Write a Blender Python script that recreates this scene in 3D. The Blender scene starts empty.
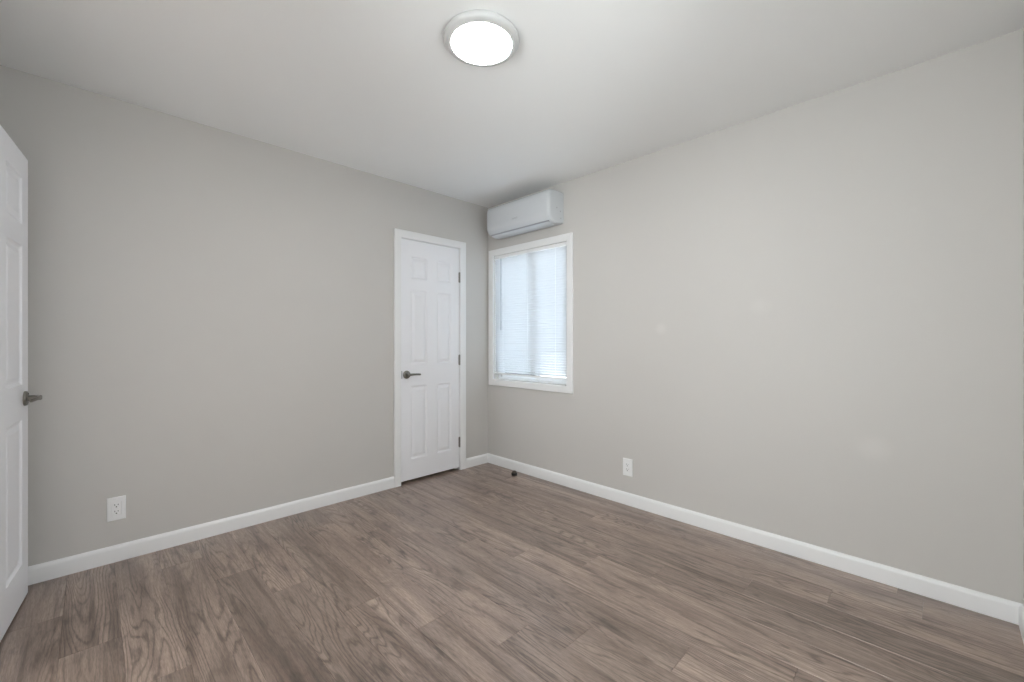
import bpy, bmesh, math, random
from mathutils import Vector, Matrix
random.seed(4)
PI = math.pi
SC = bpy.context.scene
COL = SC.collection

# ------------------------------------------------------------------ camera
H = 2.44
CAM = (-2.711, -3.067, 1.162)
cd = bpy.data.cameras.new('camera')
cd.sensor_width = 36.0
cd.lens = 36.0 * 425.6 / 1024.0
cd.clip_start = 0.02
cam = bpy.data.objects.new('camera', cd)
cam.location = CAM
cam.rotation_euler = (PI / 2, 0, math.radians(45.3 - 90.0))
COL.objects.link(cam)
SC.camera = cam

# ------------------------------------------------------------------ colour management, sky, sun
SC.view_settings.view_transform = 'Standard'
SC.view_settings.look = 'None'
SC.view_settings.gamma = 1.0
SC.view_settings.use_curve_mapping = False
SC.view_settings.exposure = 0.0
LAMP = 68.0
HALL_FILL = 1000.0
SKY_E = 13.0
SKY_W = 12.6
FILL_LOW_W = 13.0
w = bpy.data.worlds.new('sky')
SC.world = w
w.use_nodes = True
wn = w.node_tree
bg = wn.nodes['Background']
# overcast sky: cool blue to the east, bright neutral fill added to the west
wtc = wn.nodes.new('ShaderNodeTexCoord')
wsp = wn.nodes.new('ShaderNodeSeparateXYZ')
wn.links.new(wtc.outputs['Generated'], wsp.inputs[0])
wmr = wn.nodes.new('ShaderNodeMapRange')
wmr.inputs['From Min'].default_value = -0.35
wmr.inputs['From Max'].default_value = 0.35
wdot = wn.nodes.new('ShaderNodeVectorMath')
wdot.operation = 'DOT_PRODUCT'
wdot.inputs[1].default_value = (0.80, 0.60, 0.0)
wn.links.new(wtc.outputs['Generated'], wdot.inputs[0])
wn.links.new(wdot.outputs['Value'], wmr.inputs['Value'])
wmx = wn.nodes.new('ShaderNodeMix')
wmx.data_type = 'RGBA'
wmx.clamp_result = False
wn.links.new(wmr.outputs['Result'], wmx.inputs['Factor'])
# west: sky above the horizon, fill glow added below it to brighten the ceiling
wz = wn.nodes.new('ShaderNodeMapRange')
wz.inputs['From Min'].default_value = -0.06
wz.inputs['From Max'].default_value = 0.06
wn.links.new(wsp.outputs[2], wz.inputs['Value'])
ww = wn.nodes.new('ShaderNodeMix')
ww.data_type = 'RGBA'
ww.clamp_result = False
wn.links.new(wz.outputs['Result'], ww.inputs['Factor'])
ww.inputs['A'].default_value = (FILL_LOW_W * 0.96, FILL_LOW_W * 0.985, FILL_LOW_W * 1.0, 1)
ww.inputs['B'].default_value = (SKY_W * 0.96, SKY_W * 0.985, SKY_W * 1.0, 1)
wn.links.new(ww.outputs['Result'], wmx.inputs['A'])
wmx.inputs['B'].default_value = (SKY_E * 0.70, SKY_E * 0.83, SKY_E * 1.0, 1)
wn.links.new(wmx.outputs['Result'], bg.inputs['Color'])
bg.inputs['Strength'].default_value = 1.0


# ------------------------------------------------------------------ materials
def srgb(r, g, b):
    def f(c):
        c /= 255.0
        return c / 12.92 if c <= 0.04045 else ((c + 0.055) / 1.055) ** 2.4
    return (f(r), f(g), f(b), 1.0)


def mat(name, col, rough=0.5, metal=0.0, bump=0.0, bscale=200.0, spec=0.5, var=0.0):
    m = bpy.data.materials.new(name)
    m.use_nodes = True
    nt = m.node_tree
    p = nt.nodes['Principled BSDF']
    p.inputs['Base Color'].default_value = col
    p.inputs['Roughness'].default_value = rough
    p.inputs['Metallic'].default_value = metal
    p.inputs['Specular IOR Level'].default_value = spec
    tc = nt.nodes.new('ShaderNodeTexCoord')
    if bump > 0:
        n = nt.nodes.new('ShaderNodeTexNoise')
        n.inputs['Scale'].default_value = bscale
        n.inputs['Detail'].default_value = 3
        nt.links.new(tc.outputs['Object'], n.inputs['Vector'])
        b = nt.nodes.new('ShaderNodeBump')
        b.inputs['Strength'].default_value = bump
        b.inputs['Distance'].default_value = 0.001
        nt.links.new(n.outputs['Fac'], b.inputs['Height'])
        nt.links.new(b.outputs['Normal'], p.inputs['Normal'])
    if var > 0:
        n2 = nt.nodes.new('ShaderNodeTexNoise')
        n2.inputs['Scale'].default_value = 3.0
        n2.inputs['Detail'].default_value = 2
        nt.links.new(tc.outputs['Object'], n2.inputs['Vector'])
        mr = nt.nodes.new('ShaderNodeMapRange')
        mr.inputs['To Min'].default_value = 1 - var
        mr.inputs['To Max'].default_value = 1 + var
        nt.links.new(n2.outputs['Fac'], mr.inputs['Value'])
        vm = nt.nodes.new('ShaderNodeVectorMath')
        vm.operation = 'SCALE'
        vm.inputs[0].default_value = col[:3]
        nt.links.new(mr.outputs['Result'], vm.inputs['Scale'])
        nt.links.new(vm.outputs['Vector'], p.inputs['Base Color'])
    return m


WALLC = srgb(202, 199, 195)


def wall_mat(name, patches=()):
    """greige paint; patches = soft paler spots in the paint (object-space centre, radii, lift)"""
    m = mat(name, WALLC, rough=0.55, bump=0.25, bscale=260.0, spec=0.35, var=0.012)
    nt = m.node_tree
    p = nt.nodes['Principled BSDF']
    src = p.inputs['Base Color'].links[0].from_socket
    tc = nt.nodes.new('ShaderNodeTexCoord')
    last = src
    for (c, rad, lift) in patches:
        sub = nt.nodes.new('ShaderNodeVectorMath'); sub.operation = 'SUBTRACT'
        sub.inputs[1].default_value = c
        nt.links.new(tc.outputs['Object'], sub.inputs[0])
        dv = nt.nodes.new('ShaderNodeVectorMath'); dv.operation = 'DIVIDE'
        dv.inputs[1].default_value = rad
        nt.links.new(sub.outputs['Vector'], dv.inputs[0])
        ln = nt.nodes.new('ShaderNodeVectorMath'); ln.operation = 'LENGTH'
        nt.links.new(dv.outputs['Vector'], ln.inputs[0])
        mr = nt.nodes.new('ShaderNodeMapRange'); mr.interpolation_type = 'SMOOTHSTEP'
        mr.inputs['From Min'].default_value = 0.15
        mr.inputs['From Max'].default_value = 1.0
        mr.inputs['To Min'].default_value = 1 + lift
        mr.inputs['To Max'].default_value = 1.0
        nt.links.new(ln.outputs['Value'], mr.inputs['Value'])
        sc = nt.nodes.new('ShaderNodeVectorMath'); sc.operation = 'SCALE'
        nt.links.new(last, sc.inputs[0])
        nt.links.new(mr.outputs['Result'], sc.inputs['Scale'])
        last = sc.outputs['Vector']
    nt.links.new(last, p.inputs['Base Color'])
    return m


def emit_mat(name, col, strength):
    m = bpy.data.materials.new(name)
    m.use_nodes = True
    p = m.node_tree.nodes['Principled BSDF']
    p.inputs['Base Color'].default_value = (0.9, 0.9, 0.9, 1)
    p.inputs['Emission Color'].default_value = col
    p.inputs['Emission Strength'].default_value = strength
    return m


def glass_mat():
    m = bpy.data.materials.new('window_glass')
    m.use_nodes = True
    nt = m.node_tree
    nt.nodes.clear()
    o = nt.nodes.new('ShaderNodeOutputMaterial')
    t = nt.nodes.new('ShaderNodeBsdfTransparent')
    t.inputs['Color'].default_value = (0.96, 0.98, 0.98, 1)
    g = nt.nodes.new('ShaderNodeBsdfGlossy')
    g.inputs['Roughness'].default_value = 0.02
    fr = nt.nodes.new('ShaderNodeFresnel')
    mx = nt.nodes.new('ShaderNodeMixShader')
    nt.links.new(fr.outputs[0], mx.inputs[0])
    nt.links.new(t.outputs[0], mx.inputs[1])
    nt.links.new(g.outputs[0], mx.inputs[2])
    nt.links.new(mx.outputs[0], o.inputs['Surface'])
    return m


def slat_mat():
    m = bpy.data.materials.new('blind_slat_vinyl')
    m.use_nodes = True
    nt = m.node_tree
    nt.nodes.clear()
    o = nt.nodes.new('ShaderNodeOutputMaterial')
    d = nt.nodes.new('ShaderNodeBsdfPrincipled')
    d.inputs['Base Color'].default_value = (0.66, 0.67, 0.68, 1)
    d.inputs['Roughness'].default_value = 0.45
    t = nt.nodes.new('ShaderNodeBsdfTranslucent')
    t.inputs['Color'].default_value = (0.86, 0.90, 0.92, 1)
    mx = nt.nodes.new('ShaderNodeMixShader')
    mx.inputs[0].default_value = 0.09
    nt.links.new(d.outputs[0], mx.inputs[1])
    nt.links.new(t.outputs[0], mx.inputs[2])
    nt.links.new(mx.outputs[0], o.inputs['Surface'])
    return m


def floor_mat():
    m = bpy.data.materials.new('wood_look_laminate')
    m.use_nodes = True
    nt = m.node_tree
    L = nt.links.new
    p = nt.nodes['Principled BSDF']
    p.inputs['Specular IOR Level'].default_value = 1.0

    def N(t, **k):
        n = nt.nodes.new(t)
        for a, b in k.items():
            setattr(n, a, b)
        return n

    def M(op, a, b=None, clamp=False):
        n = N('ShaderNodeMath', operation=op)
        n.use_clamp = clamp
        for i, v in enumerate((a, b)):
            if v is None:
                continue
            if isinstance(v, (int, float)):
                n.inputs[i].default_value = v
            else:
                L(v, n.inputs[i])
        return n.outputs[0]

    def ramp(fac, stops):
        r = N('ShaderNodeValToRGB')
        e = r.color_ramp.elements
        e[0].position, e[0].color = stops[0][0], stops[0][1]
        e[1].position, e[1].color = stops[-1][0], stops[-1][1]
        for s in stops[1:-1]:
            q = e.new(s[0]); q.color = s[1]
        L(fac, r.inputs['Fac'])
        return r.outputs['Color']

    def mix(kind, fac, a, b):
        n = N('ShaderNodeMix', data_type='RGBA', blend_type=kind)
        for s, v in ((n.inputs['Factor'], fac), (n.inputs['A'], a), (n.inputs['B'], b)):
            if isinstance(v, (int, float)):
                s.default_value = v
            elif isinstance(v, tuple):
                s.default_value = v
            else:
                L(v, s)
        return n.outputs['Result']

    tc = N('ShaderNodeTexCoord')
    at = N('ShaderNodeAttribute', attribute_name='plank', attribute_type='GEOMETRY')
    sep = N('ShaderNodeSeparateXYZ'); L(at.outputs['Vector'], sep.inputs[0])
    r1, r2, r3 = sep.outputs
    so = N('ShaderNodeSeparateXYZ'); L(tc.outputs['Object'], so.inputs[0])
    x, y = so.outputs[0], so.outputs[1]

    def vec(sx, sy, seed, k):
        c = N('ShaderNodeCombineXYZ')
        L(M('ADD', M('MULTIPLY', x, sx), M('MULTIPLY', seed, 37.0 * k)), c.inputs[0])
        L(M('ADD', M('MULTIPLY', y, sy), M('MULTIPLY', seed, 19.0 * k)), c.inputs[1])
        L(M('MULTIPLY', seed, 11.0), c.inputs[2])
        return c.outputs[0]

    def noise(v, scale, det=3, rough=0.5, dist=0.0):
        n = N('ShaderNodeTexNoise')
        n.inputs['Scale'].default_value = scale
        n.inputs['Detail'].default_value = det
        n.inputs['Roughness'].default_value = rough
        n.inputs['Distortion'].default_value = dist
        L(v, n.inputs['Vector'])
        return n.outputs['Fac']

    # growth-ring contours (cathedral figure): level lines of a long soft noise
    field = noise(vec(6.0, 0.55, r1, 1.0), 1.0, 2.2, 0.45, 0.30)
    fine = noise(vec(70.0, 12.0, r2, 1.0), 1.0, 3.0, 0.6)
    ph = M('ADD', M('MULTIPLY', field, 200.0), M('MULTIPLY', fine, 4.5))
    rings = M('MULTIPLY', M('ADD', M('SINE', ph), 1.0), 0.5)
    rings = M('POWER', rings, 2.4)
    # how strongly each place shows the figure
    wh = noise(vec(5.0, 0.9, r2, 2.0), 1.0, 1.0)
    show = ramp(wh, [(0.42, (0.22,) * 3 + (1,)), (0.56, (1, 1, 1, 1))])
    # straight fibres and pores
    fib = noise(vec(120.0, 5.0, r3, 1.0), 1.0, 5.0, 0.7, 0.4)
    pore = noise(vec(420.0, 30.0, r1, 2.0), 1.0, 3.0, 0.6)
    broad = noise(vec(9.0, 0.8, r2, 3.0), 1.0, 3.0, 0.6, 0.6)
    blot = noise(vec(14.0, 5.0, r3, 5.0), 1.0, 3.0, 0.6, 0.8)

    base = ramp(broad, [(0.25, srgb(121, 103, 92)), (0.5, srgb(156, 137, 125)), (0.75, srgb(178, 159, 146))])
    c1 = mix('MULTIPLY', 1.0, base, ramp(fib, [(0.30, (0.72, 0.70, 0.69, 1)), (0.62, (1.08, 1.08, 1.08, 1))]))
    c2 = mix('MULTIPLY', 1.0, c1, ramp(pore, [(0.32, (0.72, 0.71, 0.70, 1)), (0.58, (1.07, 1.07, 1.07, 1))]))
    rc = ramp(rings, [(0.0, (1.10, 1.10, 1.10, 1)), (0.45, (0.98, 0.98, 0.98, 1)), (1.0, (0.52, 0.50, 0.49, 1))])
    bwn = N('ShaderNodeRGBToBW'); L(show, bwn.inputs[0])
    brk = ramp(noise(vec(150.0, 14.0, r2, 4.0), 1.0, 3.0, 0.6), [(0.35, (0.55,) * 3 + (1,)), (0.55, (1, 1, 1, 1))])
    bw2 = N('ShaderNodeRGBToBW'); L(brk, bw2.inputs[0])
    c3 = mix('MULTIPLY', M('MULTIPLY', bwn.outputs[0], bw2.outputs[0]), c2, rc)
    # dark knots and streaks
    vor = N('ShaderNodeTexVoronoi')
    vor.inputs['Scale'].default_value = 1.0
    vv = N('ShaderNodeVectorMath', operation='ADD')
    L(vec(7.5, 2.2, r3, 1.0), vv.inputs[0])
    L(M('MULTIPLY', noise(vec(18.0, 8.0, r1, 1.0), 1.0, 3.0), 0.35), vv.inputs[1])
    L(vv.outputs[0], vor.inputs['Vector'])
    kn = ramp(vor.outputs['Distance'], [(0.03, (0.40, 0.39, 0.39, 1)), (0.12, (0.74, 0.73, 0.73, 1)), (0.30, (1, 1, 1, 1))])
    stk = noise(vec(26.0, 0.9, r1, 6.0), 1.0, 3.0, 0.6, 0.5)
    c3 = mix('MULTIPLY', 1.0, c3, ramp(stk, [(0.32, (0.62, 0.60, 0.59, 1)), (0.46, (1, 1, 1, 1)), (0.8, (1.04, 1.04, 1.04, 1))]))
    c4 = mix('MULTIPLY', 0.9, c3, kn)
    c5 = mix('MULTIPLY', 1.0, c4, ramp(blot, [(0.28, (0.58, 0.57, 0.57, 1)), (0.44, (1, 1, 1, 1)), (0.8, (1.05, 1.05, 1.05, 1))]))
    # each plank has its own tone
    tone = N('ShaderNodeMapRange'); L(r1, tone.inputs['Value'])
    tone.inputs['To Min'].default_value = 0.83
    tone.inputs['To Max'].default_value = 1.12
    sc = N('ShaderNodeVectorMath', operation='SCALE')
    L(c5, sc.inputs[0]); L(tone.outputs[0], sc.inputs['Scale'])
    L(sc.outputs[0], p.inputs['Base Color'])
    rr = N('ShaderNodeMapRange'); L(fib, rr.inputs['Value'])
    rr.inputs['To Min'].default_value = 0.36
    rr.inputs['To Max'].default_value = 0.25
    L(rr.outputs[0], p.inputs['Roughness'])
    b = N('ShaderNodeBump')
    b.inputs['Strength'].default_value = 0.25
    b.inputs['Distance'].default_value = 0.0006
    L(M('ADD', fib, M('MULTIPLY', rings, -0.3)), b.inputs['Height'])
    L(b.outputs[0], p.inputs['Normal'])
    return m


M_TRIM = mat('white_trim_paint', srgb(236, 236, 236), rough=0.32, bump=0.08, bscale=90, var=0.006)
M_DOOR = mat('white_door_paint', srgb(240, 240, 243), rough=0.36, bump=0.10, bscale=120, var=0.006)
M_CEIL = mat('white_ceiling_paint', srgb(243, 243, 242), rough=0.75, bump=0.3, bscale=180, var=0.008)
M_PLASTIC = mat('white_plastic', srgb(240, 240, 240), rough=0.3, bump=0.04, bscale=60)
M_UNIT = mat('cool_white_plastic', srgb(204, 207, 210), rough=0.22, bump=0.03, bscale=40)
M_GREYP = mat('grey_plastic', srgb(150, 152, 155), rough=0.5, bump=0.05)
M_DARK = mat('dark_slot', srgb(40, 40, 40), rough=0.7, bump=0.05)
M_NICKEL = mat('satin_nickel', srgb(138, 135, 129), rough=0.3, metal=1.0, bump=0.05, bscale=300)
M_RIM = mat('lamp_rim_white', srgb(204, 204, 203), rough=0.5, bump=0.04)
M_RUBBER = mat('black_rubber', srgb(26, 24, 23), rough=0.55, bump=0.1)
M_BRONZE = mat('dark_bronze', srgb(92, 86, 78), rough=0.4, metal=0.7, bump=0.05)
M_STUCCO = mat('pale_stucco', srgb(226, 224, 220), rough=0.9, bump=0.6, bscale=70, var=0.02)
M_EAVE = mat('weathered_timber', srgb(120, 108, 98), rough=0.8, bump=0.4, bscale=50, var=0.05)
M_GROUND = mat('concrete_paving', srgb(176, 174, 170), rough=0.9, bump=0.5, bscale=40, var=0.04)
M_GLASS = glass_mat()
M_SLAT = slat_mat()
M_FLOOR = floor_mat()
M_WALL = wall_mat('greige_wall_paint')
M_WALLR = wall_mat('greige_wall_paint_pale_spots', [  # base colour with soft paler spots
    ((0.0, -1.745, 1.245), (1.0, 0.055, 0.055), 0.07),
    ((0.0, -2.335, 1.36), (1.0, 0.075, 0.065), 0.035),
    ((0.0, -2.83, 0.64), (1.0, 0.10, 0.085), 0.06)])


# ------------------------------------------------------------------ helpers
def obj(name, bm, m, parent=None, smooth=False, angle=35):
    me = bpy.data.meshes.new(name)
    bm.normal_update()
    bm.to_mesh(me)
    bm.free()
    for mm in (m if isinstance(m, (list, tuple)) else [m]):
        me.materials.append(mm)
    if smooth:
        for f in me.polygons:
            f.use_smooth = True
        me.set_sharp_from_angle(angle=math.radians(angle))
    o = bpy.data.objects.new(name, me)
    COL.objects.link(o)
    if parent:
        o.parent = parent
    return o


def tag(o, label=None, cat=None, kind=None, group=None):
    if label: o['label'] = label
    if cat: o['category'] = cat
    if kind: o['kind'] = kind
    if group: o['group'] = group
    return o


def empty(name, loc=(0, 0, 0), rz=0.0):
    o = bpy.data.objects.new(name, None)
    o.empty_display_size = 0.05
    o.location = loc
    o.rotation_euler = (0, 0, rz)
    COL.objects.link(o)
    return o


def box(bm, x0, x1, y0, y1, z0, z1, bev=0.0, seg=2):
    vs = [bm.verts.new((x, y, z)) for x in (x0, x1) for y in (y0, y1) for z in (z0, z1)]
    q = [(0, 1, 3, 2), (4, 6, 7, 5), (0, 4, 5, 1), (2, 3, 7, 6), (0, 2, 6, 4), (1, 5, 7, 3)]
    fs = [bm.faces.new([vs[i] for i in f]) for f in q]
    if bev > 0:
        es = list({e for f in fs for e in f.edges})
        bmesh.ops.bevel(bm, geom=es, offset=bev, segments=seg, affect='EDGES', profile=0.5)
    return bm


def lathe(bm, prof, seg=32, mtx=None):
    """prof: (radius, height) along local z"""
    rings = []
    for (r, h) in prof:
        if r < 1e-6:
            rings.append([bm.verts.new((0, 0, h))])
        else:
            rings.append([bm.verts.new((r * math.cos(2 * PI * i / seg), r * math.sin(2 * PI * i / seg), h)) for i in range(seg)])
    for a, b in zip(rings, rings[1:]):
        for i in range(seg):
            j = (i + 1) % seg
            if len(a) == 1 and len(b) == 1: continue
            if len(a) == 1: bm.faces.new((a[0], b[j], b[i]))
            elif len(b) == 1: bm.faces.new((a[i], a[j], b[0]))
            else: bm.faces.new((a[i], a[j], b[j], b[i]))
    allv = [v for r in rings for v in r]
    if mtx is not None:
        bmesh.ops.transform(bm, matrix=mtx, verts=allv)
    bmesh.ops.recalc_face_normals(bm, faces=list({f for v in allv for f in v.link_faces}))
    return bm


def sweep(bm, pts, secs, closed_ends=True):
    """pts: list of (centre, right vec, up vec); secs: list of half sizes (a,b); elliptical tube"""
    n = 14
    rings = []
    for (c, rt, up), (a, b) in zip(pts, secs):
        c, rt, up = Vector(c), Vector(rt), Vector(up)
        rings.append([bm.verts.new(c + rt * a * math.cos(2 * PI * i / n) + up * b * math.sin(2 * PI * i / n)) for i in range(n)])
    fs = []
    for A, B in zip(rings, rings[1:]):
        for i in range(n):
            j = (i + 1) % n
            fs.append(bm.faces.new((A[i], A[j], B[j], B[i])))
    if closed_ends:
        fs.append(bm.faces.new(rings[0][::-1])); fs.append(bm.faces.new(rings[-1]))
    bmesh.ops.recalc_face_normals(bm, faces=fs)
    return bm


def frame_mesh(P, corners, prof, closed):
    """mitred moulding. corners: inner corners (u,w) counter-clockwise or an open path; prof: (outward, thickness).
    P(u, w, t) gives the 3D point. Outward = to the right of the path direction."""
    bm = bmesh.new()
    n = len(corners)
    cols = []
    for i in range(n):
        c = Vector(corners[i])
        dirs = []
        if closed or i > 0: dirs.append((c - Vector(corners[i - 1])).normalized())
        if closed or i < n - 1: dirs.append((Vector(corners[(i + 1) % n]) - c).normalized())
        nr = [Vector((d.y, -d.x)) for d in dirs]
        if len(nr) == 2:
            mdir = (nr[0] + nr[1]); mdir = mdir / mdir.dot(nr[0])
        else:
            mdir = nr[0]
        cols.append([bm.verts.new(P(c.x + mdir.x * o, c.y + mdir.y * o, t)) for (o, t) in prof])
    m = len(prof)
    for i in range(n if closed else n - 1):
        A, B = cols[i], cols[(i + 1) % n]
        for k in range(m):
            l = (k + 1) % m
            bm.faces.new((A[k], A[l], B[l], B[k]))
    if not closed:
        bm.faces.new(cols[0]); bm.faces.new(cols[-1][::-1])
    bmesh.ops.recalc_face_normals(bm, faces=bm.faces[:])
    return bm


def struct(name, bm, m, label=None, cat=None, smooth=False):
    o = obj(name, bm, m, smooth=smooth)
    o['kind'] = 'structure'
    if label: o['label'] = label
    if cat: o['category'] = cat
    return o


# ------------------------------------------------------------------ room shell
XW, YS = -3.05, -3.30           # west and south wall faces
T = 0.12
CD = (-0.934 - 0.004, -0.341, 1.996)      # closet opening x0, x1, top
ED = (-1.735, -0.925, 2.005)             # entry opening y0, y1, top
WN = (-0.957, -0.080, 0.803, 1.962)       # window opening y0, y1, z0, z1
W2 = (-3.10, -2.00, 0.85, 2.10)  # opening of the added west fill window
W3 = (-1.95, -1.40, 0.85, 2.10)  # opening of the added south fill window
HX = -4.35                                # hallway far wall face
HS = -1.88                                # hallway south wall

bm = bmesh.new()
box(bm, XW - T, CD[0], 0, T, 0, H); box(bm, CD[1], T, 0, T, 0, H); box(bm, CD[0], CD[1], 0, T, CD[2], H)
struct('wall_left', bm, M_WALL, 'long greige wall with the narrow closed door', 'wall')
bm = bmesh.new()
box(bm, 0, T, WN[1], 0, 0, H); box(bm, 0, T, YS - T, WN[0], 0, H)
box(bm, 0, T, WN[0], WN[1], 0, WN[2]); box(bm, 0, T, WN[0], WN[1], WN[3], H)
struct('wall_right', bm, M_WALLR, 'greige wall on the right with window, air conditioner and pale spots', 'wall')
bm = bmesh.new()
box(bm, XW - T, XW, YS, W2[0], 0, H); box(bm, XW - T, XW, W2[1], ED[0], 0, H); box(bm, XW - T, XW, W2[0], W2[1], 0, W2[2]); box(bm, XW - T, XW, W2[0], W2[1], W2[3], H)
box(bm, XW - T, XW, ED[1], 0, 0, H); box(bm, XW - T, XW, ED[0], ED[1], ED[2], H)
struct('wall_west', bm, M_WALL)
bm = bmesh.new()
box(bm, XW - T, W3[0], YS - T, YS, 0, H); box(bm, W3[1], 0, YS - T, YS, 0, H)
box(bm, W3[0], W3[1], YS - T, YS, 0, W3[2]); box(bm, W3[0], W3[1], YS - T, YS, W3[3], H)
struct('wall_south', bm, M_WALL)
struct('wall_hallway_south', box(bmesh.new(), HX, XW - T, HS - 0.06, HS, 0, H), M_WALL)
struct('wall_hallway_end', box(bmesh.new(), HX, XW - T, 0, T, 0, H), M_WALL)
struct('wall_hallway_far', box(bmesh.new(), HX - T, HX, HS - 0.06, T, 0, H), M_WALL)
bm = bmesh.new()
box(bm, CD[0] - .25, CD[0] - .15, T, T + .6, 0, H); box(bm, CD[1] + .15, CD[1] + .25, T, T + .6, 0, H)
box(bm, CD[0] - .25, CD[1] + .25, T + .6, T + .7, 0, H)
struct('wall_closet', bm, M_WALL)
bm = bmesh.new()
box(bm, XW - T, T, YS - T, T, H, H + 0.1); box(bm, HX - T, XW - T, HS - 0.06, T, H, H + 0.1); box(bm, CD[0] - .25, CD[1] + .25, T, T + .7, H, H + 0.1)
struct('ceiling', bm, M_CEIL, 'smooth white ceiling with one round light', 'ceiling')

# floor of individual planks (grooves between), joints read off the photograph
bm = bmesh.new()
lay = bm.loops.layers.float_color.new('plank')
PW, PL, G = 0.170, 1.26, 0.0009
JO = {0: -3.008, 1: -2.707, 2: -2.418, 3: -2.06, 4: -1.761, 5: -1.448, 6: -1.136, 7: -2.064, 8: -1.875, 9: -1.579,
      10: -1.262, 11: -0.897, 12: -0.586, 13: -0.272, 14: -1.17, 15: -0.795, 16: -0.45}
for k in range(-1, 27):
    x1 = -0.075 - PW * k
    x0 = x1 - PW
    x1 = min(x1, T); x0 = max(x0, HX - T)
    if x0 >= x1: continue
    j = JO.get(k, -0.3 * ((k * 7) % 4) - 0.1)
    while j < 1.2: j += PL
    while j > YS - T - PL:
        y1, y0 = j, j - PL
        j -= PL
        y1 = min(y1, T + 0.7); y0 = max(y0, YS - T)
        if y1 - y0 < 0.01: continue
        rnd = (random.random(), random.random(), random.random(), 1.0)
        top = [bm.verts.new((a, b, 0)) for a, b in ((x0 + G, y0 + G), (x1 - G, y0 + G), (x1 - G, y1 - G), (x0 + G, y1 - G))]
        low = [bm.verts.new((a, b, -0.0015)) for a, b in ((x0, y0), (x1, y0), (x1, y1), (x0, y1))]
        fs = [bm.faces.new(top)]
        for i in range(4):
            jn = (i + 1) % 4
            fs.append(bm.faces.new((low[i], low[jn], top[jn], top[i])))
        for f in fs:
            for lp in f.loops: lp[lay] = rnd
struct('floor', bm, M_FLOOR, 'grey-brown wood-look plank floor', 'floor')
struct('subfloor', box(bmesh.new(), HX - T, T, YS - T, T + .7, -0.15, -0.0015), M_GROUND)

# ------------------------------------------------------------------ baseboards
BP = [(0.0, 0.0), (0.013, 0.0), (0.013, 0.066), (0.0118, 0.073), (0.008, 0.080), (0.004, 0.0845), (0.0, 0.086)]


def baseboard(name, runs, label=None):
    """runs: (start, end, inward normal)"""
    bm = bmesh.new()
    for a, b, nrm in runs:
        a, b, nv = Vector(a), Vector(b), Vector(nrm)
        A = [bm.verts.new((a.x + nv.x * t, a.y + nv.y * t, z)) for t, z in BP]
        B = [bm.verts.new((b.x + nv.x * t, b.y + nv.y * t, z)) for t, z in BP]
        for i in range(len(BP)):
            j = (i + 1) % len(BP)
            bm.faces.new((A[i], A[j], B[j], B[i]))
        bm.faces.new(A); bm.faces.new(B[::-1])
    bmesh.ops.recalc_face_normals(bm, faces=bm.faces[:])
    return struct(name, bm, M_TRIM, label, 'baseboard' if label else None, smooth=True)


CW = 0.062
baseboard('baseboard_left', [((XW, 0), (CD[0] - CW, 0), (0, -1)), ((CD[1] + CW, 0), (0, 0), (0, -1))],
          'white baseboard along the wall with the closed door')
baseboard('baseboard_right', [((0, 0), (0, YS), (-1, 0))], 'white baseboard under the window and along the right wall')
baseboard('baseboard_south', [((XW, YS), (0, YS), (0, 1))])
baseboard('baseboard_west', [((XW, YS), (XW, ED[0] - CW), (1, 0)), ((XW, ED[1] + CW), (XW, 0), (1, 0))])

# ------------------------------------------------------------------ casings
def casing_prof(w_, t_):
    return [(0, 0), (0, t_ * .62), (0.004, t_ * .8), (0.012, t_ * .86), (w_ * .55, t_ * .95), (w_ - 0.010, t_), (w_ - 0.003, t_ * .96), (w_, t_ * .8), (w_, 0)]


o = struct('trim_1', frame_mesh(lambda u, z, t: (u, -t, z), [(CD[0], 0), (CD[0], CD[2]), (CD[1], CD[2]), (CD[1], 0)],
           [(-o_, t_) for o_, t_ in casing_prof(CW, 0.017)], False), M_TRIM, 'white casing around the narrow closed door', 'door casing', True)
# flip outward direction: path runs up-over-down, outward is to its left
struct('trim_2', frame_mesh(lambda u, z, t: (-t, u, z), [(WN[0], WN[2]), (WN[0], WN[3]), (WN[1], WN[3]), (WN[1], WN[2])],
       [(-o_, t_) for o_, t_ in casing_prof(0.058, 0.016)], True), M_TRIM, 'white casing around the window with blinds', 'window casing', True)
struct('trim_3', frame_mesh(lambda u, z, t: (XW + t, u, z), [(ED[0], 0), (ED[0], ED[2]), (ED[1], ED[2]), (ED[1], 0)],
       [(-o_, t_) for o_, t_ in casing_prof(CW, 0.017)], False), M_TRIM, smooth=True)
# jamb linings with stops
bm = bmesh.new()
box(bm, CD[0], CD[0] + .002, 0.0, T, 0, CD[2]); box(bm, CD[1] - .002, CD[1], 0.0, T, 0, CD[2]); box(bm, CD[0], CD[1], 0.0, T, CD[2] - .002, CD[2])
box(bm, CD[0] + .002, CD[0] + .014, .041, .075, 0, CD[2] - .002); box(bm, CD[1] - .014, CD[1] - .002, .041, .075, 0, CD[2] - .002)
box(bm, CD[0] + .014, CD[1] - .014, .041, .075, CD[2] - .014, CD[2] - .002)
struct('trim_4', bm, M_TRIM)
bm = bmesh.new()
box(bm, XW - T, XW, ED[0], ED[0] + .012, 0, ED[2]); box(bm, XW - T, XW, ED[1] - .012, ED[1], 0, ED[2]); box(bm, XW - T, XW, ED[0], ED[1], ED[2] - .012, ED[2])
struct('trim_5', bm, M_TRIM)


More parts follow.
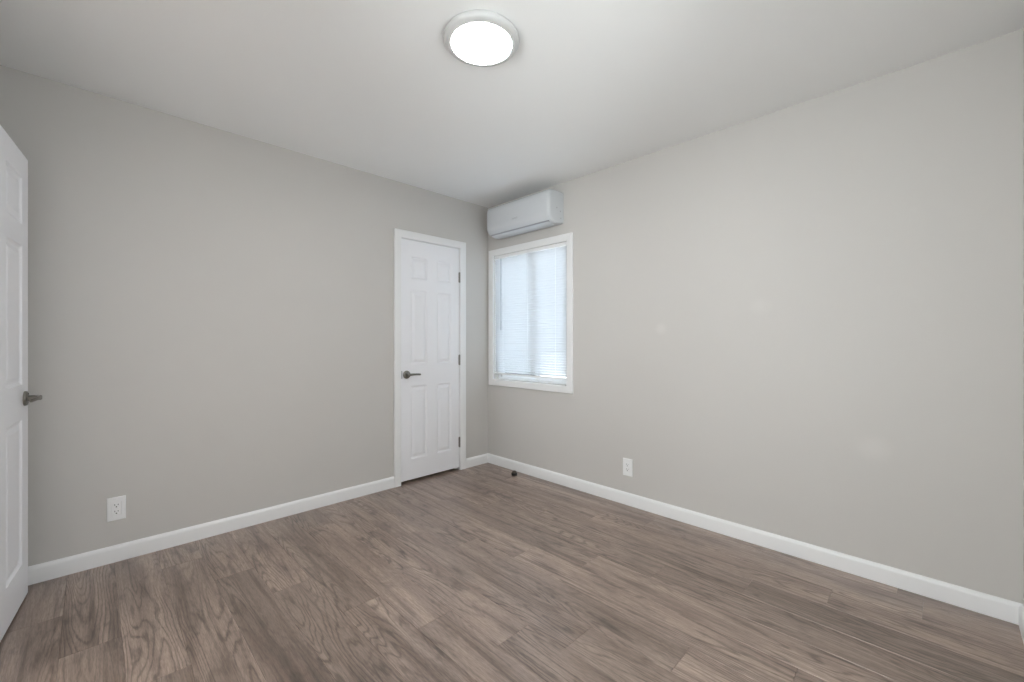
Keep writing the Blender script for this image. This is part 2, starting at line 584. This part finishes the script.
# ------------------------------------------------------------------ six panel doors
def panel_leaf(W, Hh, th, cols, rows):
    """front face looks to -y, from x=0..W, z=0..Hh"""
    bm = bmesh.new()
    xs = sorted({0, W, *[c for p in cols for c in p]})
    zs = sorted({0, Hh, *[c for p in rows for c in p]})
    def side(sign, y0):
        def V(x, z, d):
            return bm.verts.new((x, y0 + sign * d, z))
        for i in range(len(xs) - 1):
            for k in range(len(zs) - 1):
                a, b, c, d = xs[i], xs[i + 1], zs[k], zs[k + 1]
                if (a, b) in cols and (c, d) in rows:
                    rings = []
                    for ins, dep in ((0, 0), (0.004, 0.0045), (0.010, 0.0085), (0.016, 0.0090), (0.020, 0.0082), (0.034, 0.0035), (0.038, 0.0025)):
                        rings.append([V(a + ins, c + ins, dep), V(b - ins, c + ins, dep), V(b - ins, d - ins, dep), V(a + ins, d - ins, dep)])
                    for A, B in zip(rings, rings[1:]):
                        for q in range(4):
                            r = (q + 1) % 4
                            bm.faces.new((A[q], A[r], B[r], B[q]))
                    bm.faces.new(rings[-1])
                else:
                    bm.faces.new((V(a, c, 0), V(b, c, 0), V(b, d, 0), V(a, d, 0)))
    side(1, 0.0)
    side(-1, th)
    for (a, b) in zip(xs, xs[1:]):
        for z in (0, Hh):
            bm.faces.new([bm.verts.new(p) for p in ((a, 0, z), (b, 0, z), (b, th, z), (a, th, z))])
    for (c, d) in zip(zs, zs[1:]):
        for x in (0, W):
            bm.faces.new([bm.verts.new(p) for p in ((x, 0, c), (x, 0, d), (x, th, d), (x, th, c))])
    bmesh.ops.remove_doubles(bm, verts=bm.verts[:], dist=1e-5)
    bmesh.ops.recalc_face_normals(bm, faces=bm.faces[:])
    return bm


def make_handle(parent, x, z, d, th):
    """rose + lever on the -y face; d = +1/-1 lever direction along x"""
    R90 = Matrix.Translation((x, 0, z)) @ Matrix.Rotation(PI / 2, 4, 'X')
    bm = bmesh.new()
    lathe(bm, [(0, 0), (0.033, 0), (0.033, 0.004), (0.0315, 0.008), (0.027, 0.0105), (0.0, 0.0115)], 36, R90)
    lathe(bm, [(0.0125, 0.010), (0.0125, 0.030), (0.0105, 0.036), (0.0105, 0.042), (0.011, 0.050), (0.008, 0.053), (0, 0.054)], 24, R90)
    h = obj('door_handle', bm, M_NICKEL, parent, True)
    tag(h, 'satin nickel lever handle')
    bm = bmesh.new()
    pts, secs = [], []
    for i, (dx, dy, dz, a, b) in enumerate([(-0.012, -0.052, 0, .004, .007), (-0.006, -0.053, 0, .0075, .0098), (0.012, -0.056, 0.001, .0075, .0098), (0.03, -0.059, 0.002, .0062, .0088),
                                            (0.055, -0.058, 0.002, .0052, .0082), (0.08, -0.054, 0.001, .0046, .0080), (0.100, -0.048, -0.001, .0042, .0082),
                                            (0.110, -0.044, -0.002, .0038, .0070), (0.114, -0.042, -0.002, .002, .003)]):
        pts.append(((x + d * dx, dy * 0.84, z + dz), (0, 1, 0), (0, 0, 1)))
        secs.append((a, b))
    sweep(bm, pts, secs)
    obj('lever', bm, M_NICKEL, h, True, 60)
    bm = bmesh.new()
    lathe(bm, [(0, 0.0), (0.0036, 0), (0.0036, 0.0015), (0.003, 0.002), (0, 0.002)], 12, Matrix.Translation((x, -0.0105, z + 0.020)) @ Matrix.Rotation(PI / 2, 4, 'X'))
    obj('privacy_pin', bm, M_DARK, h, True)
    # other face
    bm = bmesh.new()
    Rb = Matrix.Translation((x, th, z)) @ Matrix.Rotation(-PI / 2, 4, 'X')
    lathe(bm, [(0, 0), (0.033, 0), (0.033, 0.004), (0.027, 0.0095), (0.0125, 0.010), (0.0115, 0.034), (0, 0.035)], 32, Rb)
    obj('rose', bm, M_NICKEL, h, True)


def hinges(parent, x, zs, y=-0.006):
    for z in zs:
        bm = bmesh.new()
        lathe(bm, [(0, -.048), (0.004, -.048), (0.0045, -.045), (0.0068, -.0445), (0.0068, .0445), (0.0045, .045), (0.004, .048), (0, .048)], 16, Matrix.Translation((x, y, z)))
        box(bm, x - .010, x + .002, -0.0015, 0.003, z - .0445, z + .0445)
        obj('hinge', bm, M_NICKEL, parent, True)


# closed closet door
LW, LH = 0.587, 1.967
zb = 0.024
rows = [(0.192 - zb, 0.792 - zb), (0.970 - zb, 1.580 - zb), (1.675 - zb, 1.855 - zb)]
d1 = empty('door_1', (CD[0] + 0.005, 0.002, zb))
tag(d1, 'narrow white six-panel door, closed, with lever on its left', 'door', 'structure')
obj('door_leaf', panel_leaf(LW, LH, 0.035, [(0.090, 0.248), (0.350, 0.498)], rows), M_DOOR, d1)
make_handle(d1, 0.050, 0.888 - zb, 1, 0.035)
hinges(d1, LW + 0.003, [1.735 - zb, 0.992 - zb, 0.250 - zb])
bm = box(bmesh.new(), 0.004, 0.010, -0.0012, 0.002, 0.888 - zb - .032, 0.888 - zb + .032)
obj('strike_plate', bm, M_GREYP, d1)

# open entry door at the left edge
fr, hg = Vector((-2.916, -0.117)), Vector((-2.995, -0.915))
dv = fr - hg
EW = dv.length
d2 = empty('door_2', (hg.x, hg.y, 0.010), math.atan2(dv.y, dv.x))
tag(d2, 'white six-panel door standing open at the left edge', 'door', 'structure')
rows2 = [(0.180 - .01, 0.815 - .01), (0.970 - .01, 1.580 - .01), (1.675 - .01, 1.880 - .01)]
obj('door_leaf', panel_leaf(EW, 1.980, 0.035, [(0.100, 0.345), (EW - 0.345, EW - 0.100)], rows2), M_DOOR, d2)
make_handle(d2, EW - 0.062, 0.895, -1, 0.035)
hinges(d2, -0.004, [1.80, 1.0, 0.22], -0.004)
box_bm = box(bmesh.new(), EW - 0.0005, EW + 0.0012, 0.006, 0.029, 0.865, 0.925)
obj('latch_plate', box_bm, M_NICKEL, d2)

# ------------------------------------------------------------------ window
y0, y1, z0, z1 = WN
win = empty('window_1', (0.06, (y0 + y1) / 2, z0))
tag(win, 'white sliding window behind closed blinds', 'window', 'structure')
hw, hh = (y1 - y0) / 2, z1 - z0


def rect_frame(xa, xb, ya, yb, za, zb_, wd, bev=0.002):
    bm = bmesh.new()
    box(bm, xa, xb, ya, ya + wd, za, zb_, bev); box(bm, xa, xb, yb - wd, yb, za, zb_, bev)
    box(bm, xa, xb, ya + wd, yb - wd, za, za + wd, bev); box(bm, xa, xb, ya + wd, yb - wd, zb_ - wd, zb_, bev)
    return bm


obj('window_frame', rect_frame(0.0, 0.058, -hw, hw, 0, hh, 0.014), M_TRIM, win)
s = obj('sash', rect_frame(0.006, 0.026, -hw + .015, -0.030, 0.015, hh - .015, 0.026), M_TRIM, win)
obj('pane', box(bmesh.new(), 0.014, 0.018, -hw + .038, -0.054, 0.038, hh - .038), M_GLASS, s)
s = obj('sash', rect_frame(0.030, 0.050, -0.070, hw - .015, 0.015, hh - .015, 0.026), M_TRIM, win)
obj('pane', box(bmesh.new(), 0.038, 0.042, -0.046, hw - .038, 0.038, hh - .038), M_GLASS, s)

fill_win2 = empty('fill_window_2', (XW - 0.08, (W2[0] + W2[1]) / 2, W2[2]))  # unseen window, added to brighten the right wall and ceiling
tag(fill_win2, None, None, 'structure')
hw2, hh2 = (W2[1] - W2[0]) / 2, W2[3] - W2[2]
obj('window_frame', rect_frame(-0.03, 0.03, -hw2, hw2, 0, hh2, 0.035), M_TRIM, fill_win2)  # frame of the added west fill window
obj('pane', box(bmesh.new(), -.002, .002, -hw2 + .034, hw2 - .034, .034, hh2 - .034), M_GLASS, fill_win2)  # pane of the added west fill window
fill_win3 = empty('fill_window_3', ((W3[0] + W3[1]) / 2, YS - 0.08, W3[2]), PI / 2)  # unseen window, added to brighten the left wall and open door
tag(fill_win3, None, None, 'structure')
hw3, hh3 = (W3[1] - W3[0]) / 2, W3[3] - W3[2]
obj('window_frame', rect_frame(-0.03, 0.03, -hw3, hw3, 0, hh3, 0.035), M_TRIM, fill_win3)  # frame of the added south fill window
obj('pane', box(bmesh.new(), -.002, .002, -hw3 + .034, hw3 - .034, .034, hh3 - .034), M_GLASS, fill_win3)  # pane of the added south fill window
for nm, loc, rz, sx, sy in (('fill_window_2_portal', (XW - T - .01, (W2[0] + W2[1]) / 2, (W2[2] + W2[3]) / 2), -PI / 2, hw2 * 2, hh2),
                            ('fill_window_3_portal', ((W3[0] + W3[1]) / 2, YS - T - .01, (W3[2] + W3[3]) / 2), 0.0, hw3 * 2, hh3),
                            ('window_1_portal', (T + .01, (WN[0] + WN[1]) / 2, (WN[2] + WN[3]) / 2), PI / 2, y1 - y0, z1 - z0)):
    ld = bpy.data.lights.new(nm, 'AREA')          # sky portal: only guides the sampling of the sky
    ld.shape = 'RECTANGLE'; ld.size = sx; ld.size_y = sy
    ld.cycles.is_portal = True
    lo = bpy.data.objects.new(nm, ld)
    lo.location = loc; lo.rotation_euler = (PI / 2, 0, rz)
    COL.objects.link(lo)

# ------------------------------------------------------------------ mini blind
bl = empty('window_blind', (0.015, (y0 + y1) / 2, z1))
tag(bl, 'white mini blind with closed slats hanging in the window', 'blind')
BX = 0.0
bw = hw - 0.006
bm = bmesh.new()
box(bm, BX - .0125, BX + .0125, -bw, bw, -0.030, -0.001, 0.002)
obj('headrail', bm, M_PLASTIC, bl)
bm = bmesh.new()
pitch, sw, tilt = 0.0212, 0.0250, math.radians(-59)
n = int((hh - 0.030 - 0.050) / pitch)
for i in range(n):
    zc = -0.044 - i * pitch
    a = tilt + random.uniform(-.02, .02)
    top, bot = [], []
    for s_ in (-1, -.5, 0, .5, 1):
        u = s_ * sw / 2
        crown = 0.0022 * (1 - s_ * s_)
        # inner (room side, -x) edge low, outer edge high; crown bulges to the room
        px = BX + u * math.cos(a) - crown * math.sin(a)
        pz = zc + u * math.sin(a) + crown * math.cos(a)
        top.append((px, pz))
    va = [bm.verts.new((p[0], -bw + .002, p[1])) for p in top]
    vb = [bm.verts.new((p[0], bw - .002, p[1])) for p in top]
    for k in range(4):
        bm.faces.new((va[k], va[k + 1], vb[k + 1], vb[k]))
obj('slats', bm, M_SLAT, bl, True)
zbt = -0.044 - n * pitch
obj('bottom_rail', box(bmesh.new(), BX - .011, BX + .011, -bw, bw, zbt - .008, zbt + .006, 0.003), M_PLASTIC, bl)
bm = bmesh.new()
for yy in (-bw + .12, 0.0, bw - .12):
    for xx in (-.0118, .0118):
        lathe(bm, [(0, zbt), (0.0006, zbt), (0.0006, -0.03), (0, -0.03)], 6, Matrix.Translation((BX + xx, yy, 0)))
obj('ladder_cords', bm, M_PLASTIC, bl)
bm = bmesh.new()
lathe(bm, [(0, -0.70), (0.0035, -0.698), (0.0042, -0.69), (0.0042, -0.62), (0.0032, -0.61), (0.0032, -0.04), (0.0, -0.035)], 10, Matrix.Translation((BX - .020, bw - .100, 0)))
lathe(bm, [(0, 0), (0.0015, 0), (0.0015, .012), (0, .012)], 8, Matrix.Translation((BX - .022, bw - .100, -.036)) @ Matrix.Rotation(PI / 2, 4, 'Y'))
obj('tilt_wand', bm, mat('clear_grey_acrylic', srgb(172, 176, 182), rough=0.2, bump=0.02), bl, True)

# ------------------------------------------------------------------ air conditioner
ac = empty('air_conditioner', (0.0, -0.56, 2.10))
tag(ac, 'white wall-mounted air conditioner above the window', 'air conditioner')
AY0, AY1 = -0.359, 0.376            # local y of right and left ends


def arc(pts, steps=5):
    """Catmull-Rom through the profile points"""
    out = []
    n_ = len(pts)
    for i in range(n_ - 1):
        p0, p1, p2, p3 = pts[max(i - 1, 0)], pts[i], pts[i + 1], pts[min(i + 2, n_ - 1)]
        for k in range(steps):
            t = k / steps
            out.append(tuple(0.5 * ((2 * b) + (-a + c) * t + (2 * a - 5 * b + 4 * c - d) * t * t + (-a + 3 * b - 3 * c + d) * t ** 3)
                             for a, b, c, d in zip(p0, p1, p2, p3)))
    out.append(pts[-1])
    return out


def loft(prof, stations, closed=True):
    """prof (x,z); stations: (y, inset) shrink toward the back plane / centre"""
    bm = bmesh.new()
    zc = 0.13
    rings = []
    for (y, ins) in stations:
        ring = []
        for (x, z) in prof:
            fx = min(1.0, -x / 0.05) if x < 0 else 0
            nx = x + ins * fx if x < 0 else x
            dz = (z - zc)
            nz = z - math.copysign(min(abs(dz), ins * 0.6), dz) * (1 if abs(dz) > 0.09 else 0)
            ring.append(bm.verts.new((nx, y, nz)))
        rings.append(ring)
    m_ = len(prof)
    for A, B in zip(rings, rings[1:]):
        for k in range(m_ if closed else m_ - 1):
            l = (k + 1) % m_
            bm.faces.new((A[k], A[l], B[l], B[k]))
    if closed:
        bm.faces.new(rings[0]); bm.faces.new(rings[-1][::-1])
    bmesh.ops.recalc_face_normals(bm, faces=bm.faces[:])
    return bm


bodyp = arc([(0, .262), (-.06, .263), (-.12, .260), (-.155, .252), (-.175, .240), (-.184, .222), (-.187, .18), (-.187, .12), (-.186, .070),
             (-.178, .042), (-.160, .020), (-.130, .005), (-.095, -.002), (-.05, 0.002), (0, .008)], 4)
st = [(AY0, .026), (AY0 + .001, .020), (AY0 + .0045, .012), (AY0 + .009, .0066), (AY0 + .015, .0028), (AY0 + .022, .0006), (AY0 + .028, 0)]
stations = st + [(-y, i) for (y, i) in reversed(st)]
stations = [(y if y < 0 else y + (AY1 + AY0), i) for y, i in stations]
obj('body', loft(bodyp, stations), M_UNIT, ac, True, 40)
# front cover: a shell slightly proud of the body front
fp = arc([(-.150, .2575), (-.172, .246), (-.1855, .226), (-.1895, .18), (-.1895, .12), (-.1888, .070), (-.1830, .043), (-.171, .025), (-.158, .0125)], 4)
shell = fp + [(x + .005, z - .001) for x, z in reversed(fp)]
fst = [(AY0 + .014, .0036), (AY0 + .020, .0012), (AY0 + .028, 0), (AY1 - .028, 0), (AY1 - .020, .0012), (AY1 - .014, .0036)]
obj('front_cover', loft(shell, fst), M_UNIT, ac, True, 40)
# outlet slot and louver under the cover
sp = arc([(-.158, .0125), (-.150, .0085), (-.140, .005)], 3)
obj('air_outlet', loft([(x - .0012, z - .0008) for x, z in sp] + [(x + .006, z + .006) for x, z in reversed(sp)], [(AY0 + .03, 0), (AY1 - .03, 0)]), M_GREYP, ac)
lp = arc([(-.146, .0055), (-.138, .001), (-.125, -.004), (-.105, -.0075), (-.075, -.008)], 4)
obj('louver', loft([(x - .0015, z - .001) for x, z in lp] + [(x + .002, z + .002) for x, z in reversed(lp)], [(AY0 + .034, 0), (AY1 - .034, 0)]), M_UNIT, ac, True, 40)
# small grey badge in the middle of the cover
bm = bmesh.new()
bx = 0.012
for i in range(6):
    yb = 0.042 - i * 0.011
    box(bm, -.1900, -.1893, yb - .0070, yb, .086, .089)
    box(bm, -.1900, -.1893, yb - .0070, yb - .0050, .086, .097)
    if i % 2: box(bm, -.1900, -.1893, yb - .0070, yb, .094, .097)
obj('badge', bm, M_GREYP, ac)
bm = bmesh.new()
for (x, z) in ((-.085, .120), (-.040, .100), (-.035, .045)):
    bm = bmesh.new()
    lathe(bm, [(0, 0), (.005, 0), (.005, .0012), (0, .0012)], 12, Matrix.Translation((x, AY0 + .0008, z)) @ Matrix.Rotation(PI / 2, 4, 'X'))
    obj('screw_cover', bm, M_GREYP, ac)

# ------------------------------------------------------------------ ceiling light
def lamp(loc, strength, label, name='ceiling_light'):
    t = empty(name, loc)
    tag(t, label, 'ceiling light')
    bm = bmesh.new()
    lathe(bm, [(0, 0), (0.146, 0), (0.153, -0.003), (0.157, -0.010), (0.1585, -0.018), (0.1570, -0.024), (0.152, -0.029),
               (0.143, -0.0325), (0.130, -0.0340), (0.1275, -0.0335), (0.1265, -0.030), (0, -0.030)], 96)
    obj('rim', bm, M_RIM, t, True, 50)
    bm = bmesh.new()
    lathe(bm, [(0, -0.0305), (0.126, -0.0305), (0.126, -0.0340), (0.122, -0.0360), (0.105, -0.0380), (0.07, -0.0395), (0, -0.0400)], 96)
    obj('diffuser', bm, emit_mat('lit_diffuser_' + name, (0.99, 0.99, 1.0, 1), strength), t, True, 50)
    return t


lamp((-1.543, -1.705, H), LAMP, 'round flush white ceiling light, switched on')
lamp((-3.42, -0.30, H), HALL_FILL, 'added unseen fill lamp in the hallway past the open door', 'hallway_fill_light')  # strong lamp out of view, added to raise the overall brightness


# ------------------------------------------------------------------ outlets
def outlet(loc, rz, label, wd=0.074, ht=0.122):
    t = empty('wall_outlet', loc, rz)
    tag(t, label, 'outlet')
    bm = bmesh.new()
    # plate frame with rounded front
    prof = [(0.0, 0.0), (0.0, 0.0055), (0.003, 0.006), (wd / 2 - .0175 - .0035, 0.0045), (wd / 2 - .0175, 0.002), (wd / 2 - .0175, 0)]
    cors = [(-wd / 2, -ht / 2), (wd / 2, -ht / 2), (wd / 2, ht / 2), (-wd / 2, ht / 2)]
    bm.free()
    bx_ = wd / 2 - 0.0172
    bz_ = ht / 2 - 0.0338
    bm = bmesh.new()
    R = []
    for (hx, hz, t_) in ((wd / 2, ht / 2, 0), (wd / 2, ht / 2, .003), (wd / 2 - .0015, ht / 2 - .0015, .0052), (wd / 2 - .004, ht / 2 - .004, .0062),
                         (wd / 2 - bx_ * 0 - .0165, bz_ + .0035 + 0.0, .0062), (.0180, .0345, .0050), (.0178, .0343, .0022)):
        if hx == wd / 2 - .0165: hx, hz = .0195, .0360
        R.append([bm.verts.new(p) for p in ((-hx, -t_, -hz), (hx, -t_, -hz), (hx, -t_, hz), (-hx, -t_, hz))])
    for A, B in zip(R, R[1:]):
        for i in range(4):
            j = (i + 1) % 4
            bm.faces.new((A[i], A[j], B[j], B[i]))
    bm.faces.new(R[-1])
    bm.faces.new(R[0][::-1])
    bmesh.ops.recalc_face_normals(bm, faces=bm.faces[:])
    obj('cover_plate', bm, M_PLASTIC, t)
    rc = obj('receptacle', box(bmesh.new(), -.0166, .0166, -.0068, -.0022, -.0332, .0332, .0012), M_PLASTIC, t)
    bm = bmesh.new()
    for zc in (.0185, -.0155):
        box(bm, -.0078, -.0052, -.0073, -.0066, zc - .0005, zc + .0065)
        box(bm, .0052, .0078, -.0073, -.0066, zc + .0003, zc + .0058)
        lathe(bm, [(0, 0), (.0030, 0), (.0030, .0006), (0, .0006)], 12, Matrix.Translation((0, -.0067, zc - .0080)) @ Matrix.Rotation(PI / 2, 4, 'X'))
    obj('slots', bm, M_DARK, rc)
    for s_ in (-1, 1):
        bm = bmesh.new()
        lathe(bm, [(0, 0), (.0034, 0), (.0030, .0012), (0, .0014)], 14, Matrix.Translation((0, -.0060, s_ * .0485)) @ Matrix.Rotation(PI / 2, 4, 'X'))
        obj('screw', bm, M_GREYP if False else M_PLASTIC, t, True)
    return t


outlet((-2.615, 0.0, 0.278), 0, 'white outlet with dark slots low on the wall beside the open door')
outlet((0.0, -1.497, 0.266), -PI / 2, 'white outlet low on the right wall past the window')

# ------------------------------------------------------------------ door stop
ds = empty('door_stop', (-0.112, -0.468, 0.0))
tag(ds, 'small dark dome door stop on the floor near the corner', 'door stop')
bm = bmesh.new()
lathe(bm, [(0, 0), (.023, 0), (.024, .002), (.024, .006), (.0205, .008), (.0200, .030), (.018, .036), (.013, .041), (.006, .0435), (0, .044)], 28)
obj('body', bm, M_BRONZE, ds, True)
bm = bmesh.new()
lathe(bm, [(.0196, .009), (.0240, .0095), (.0252, .013), (.0252, .021), (.0240, .0245), (.0196, .025)], 28)
obj('bumper', bm, M_RUBBER, ds, True)

# ------------------------------------------------------------------ outside the window
nb = empty('neighbouring_house', (3.2, 3.0, -0.15))
tag(nb, 'pale house with dark eave seen faintly through the blinds', 'building')
bm = bmesh.new()
box(bm, -0.1, 3.0, -0.85, 3.0, 0, 2.42)
obj('wall', bm, M_STUCCO, nb)
bm = bmesh.new()
box(bm, -0.55, 3.4, -1.05, 3.4, 2.42, 2.95)
obj('eave', bm, M_EAVE, nb)
bm = bmesh.new()
box(bm, T + 0.01, 12, -9, 12, -0.20, -0.15)
struct('ground_outside', bm, M_GROUND)
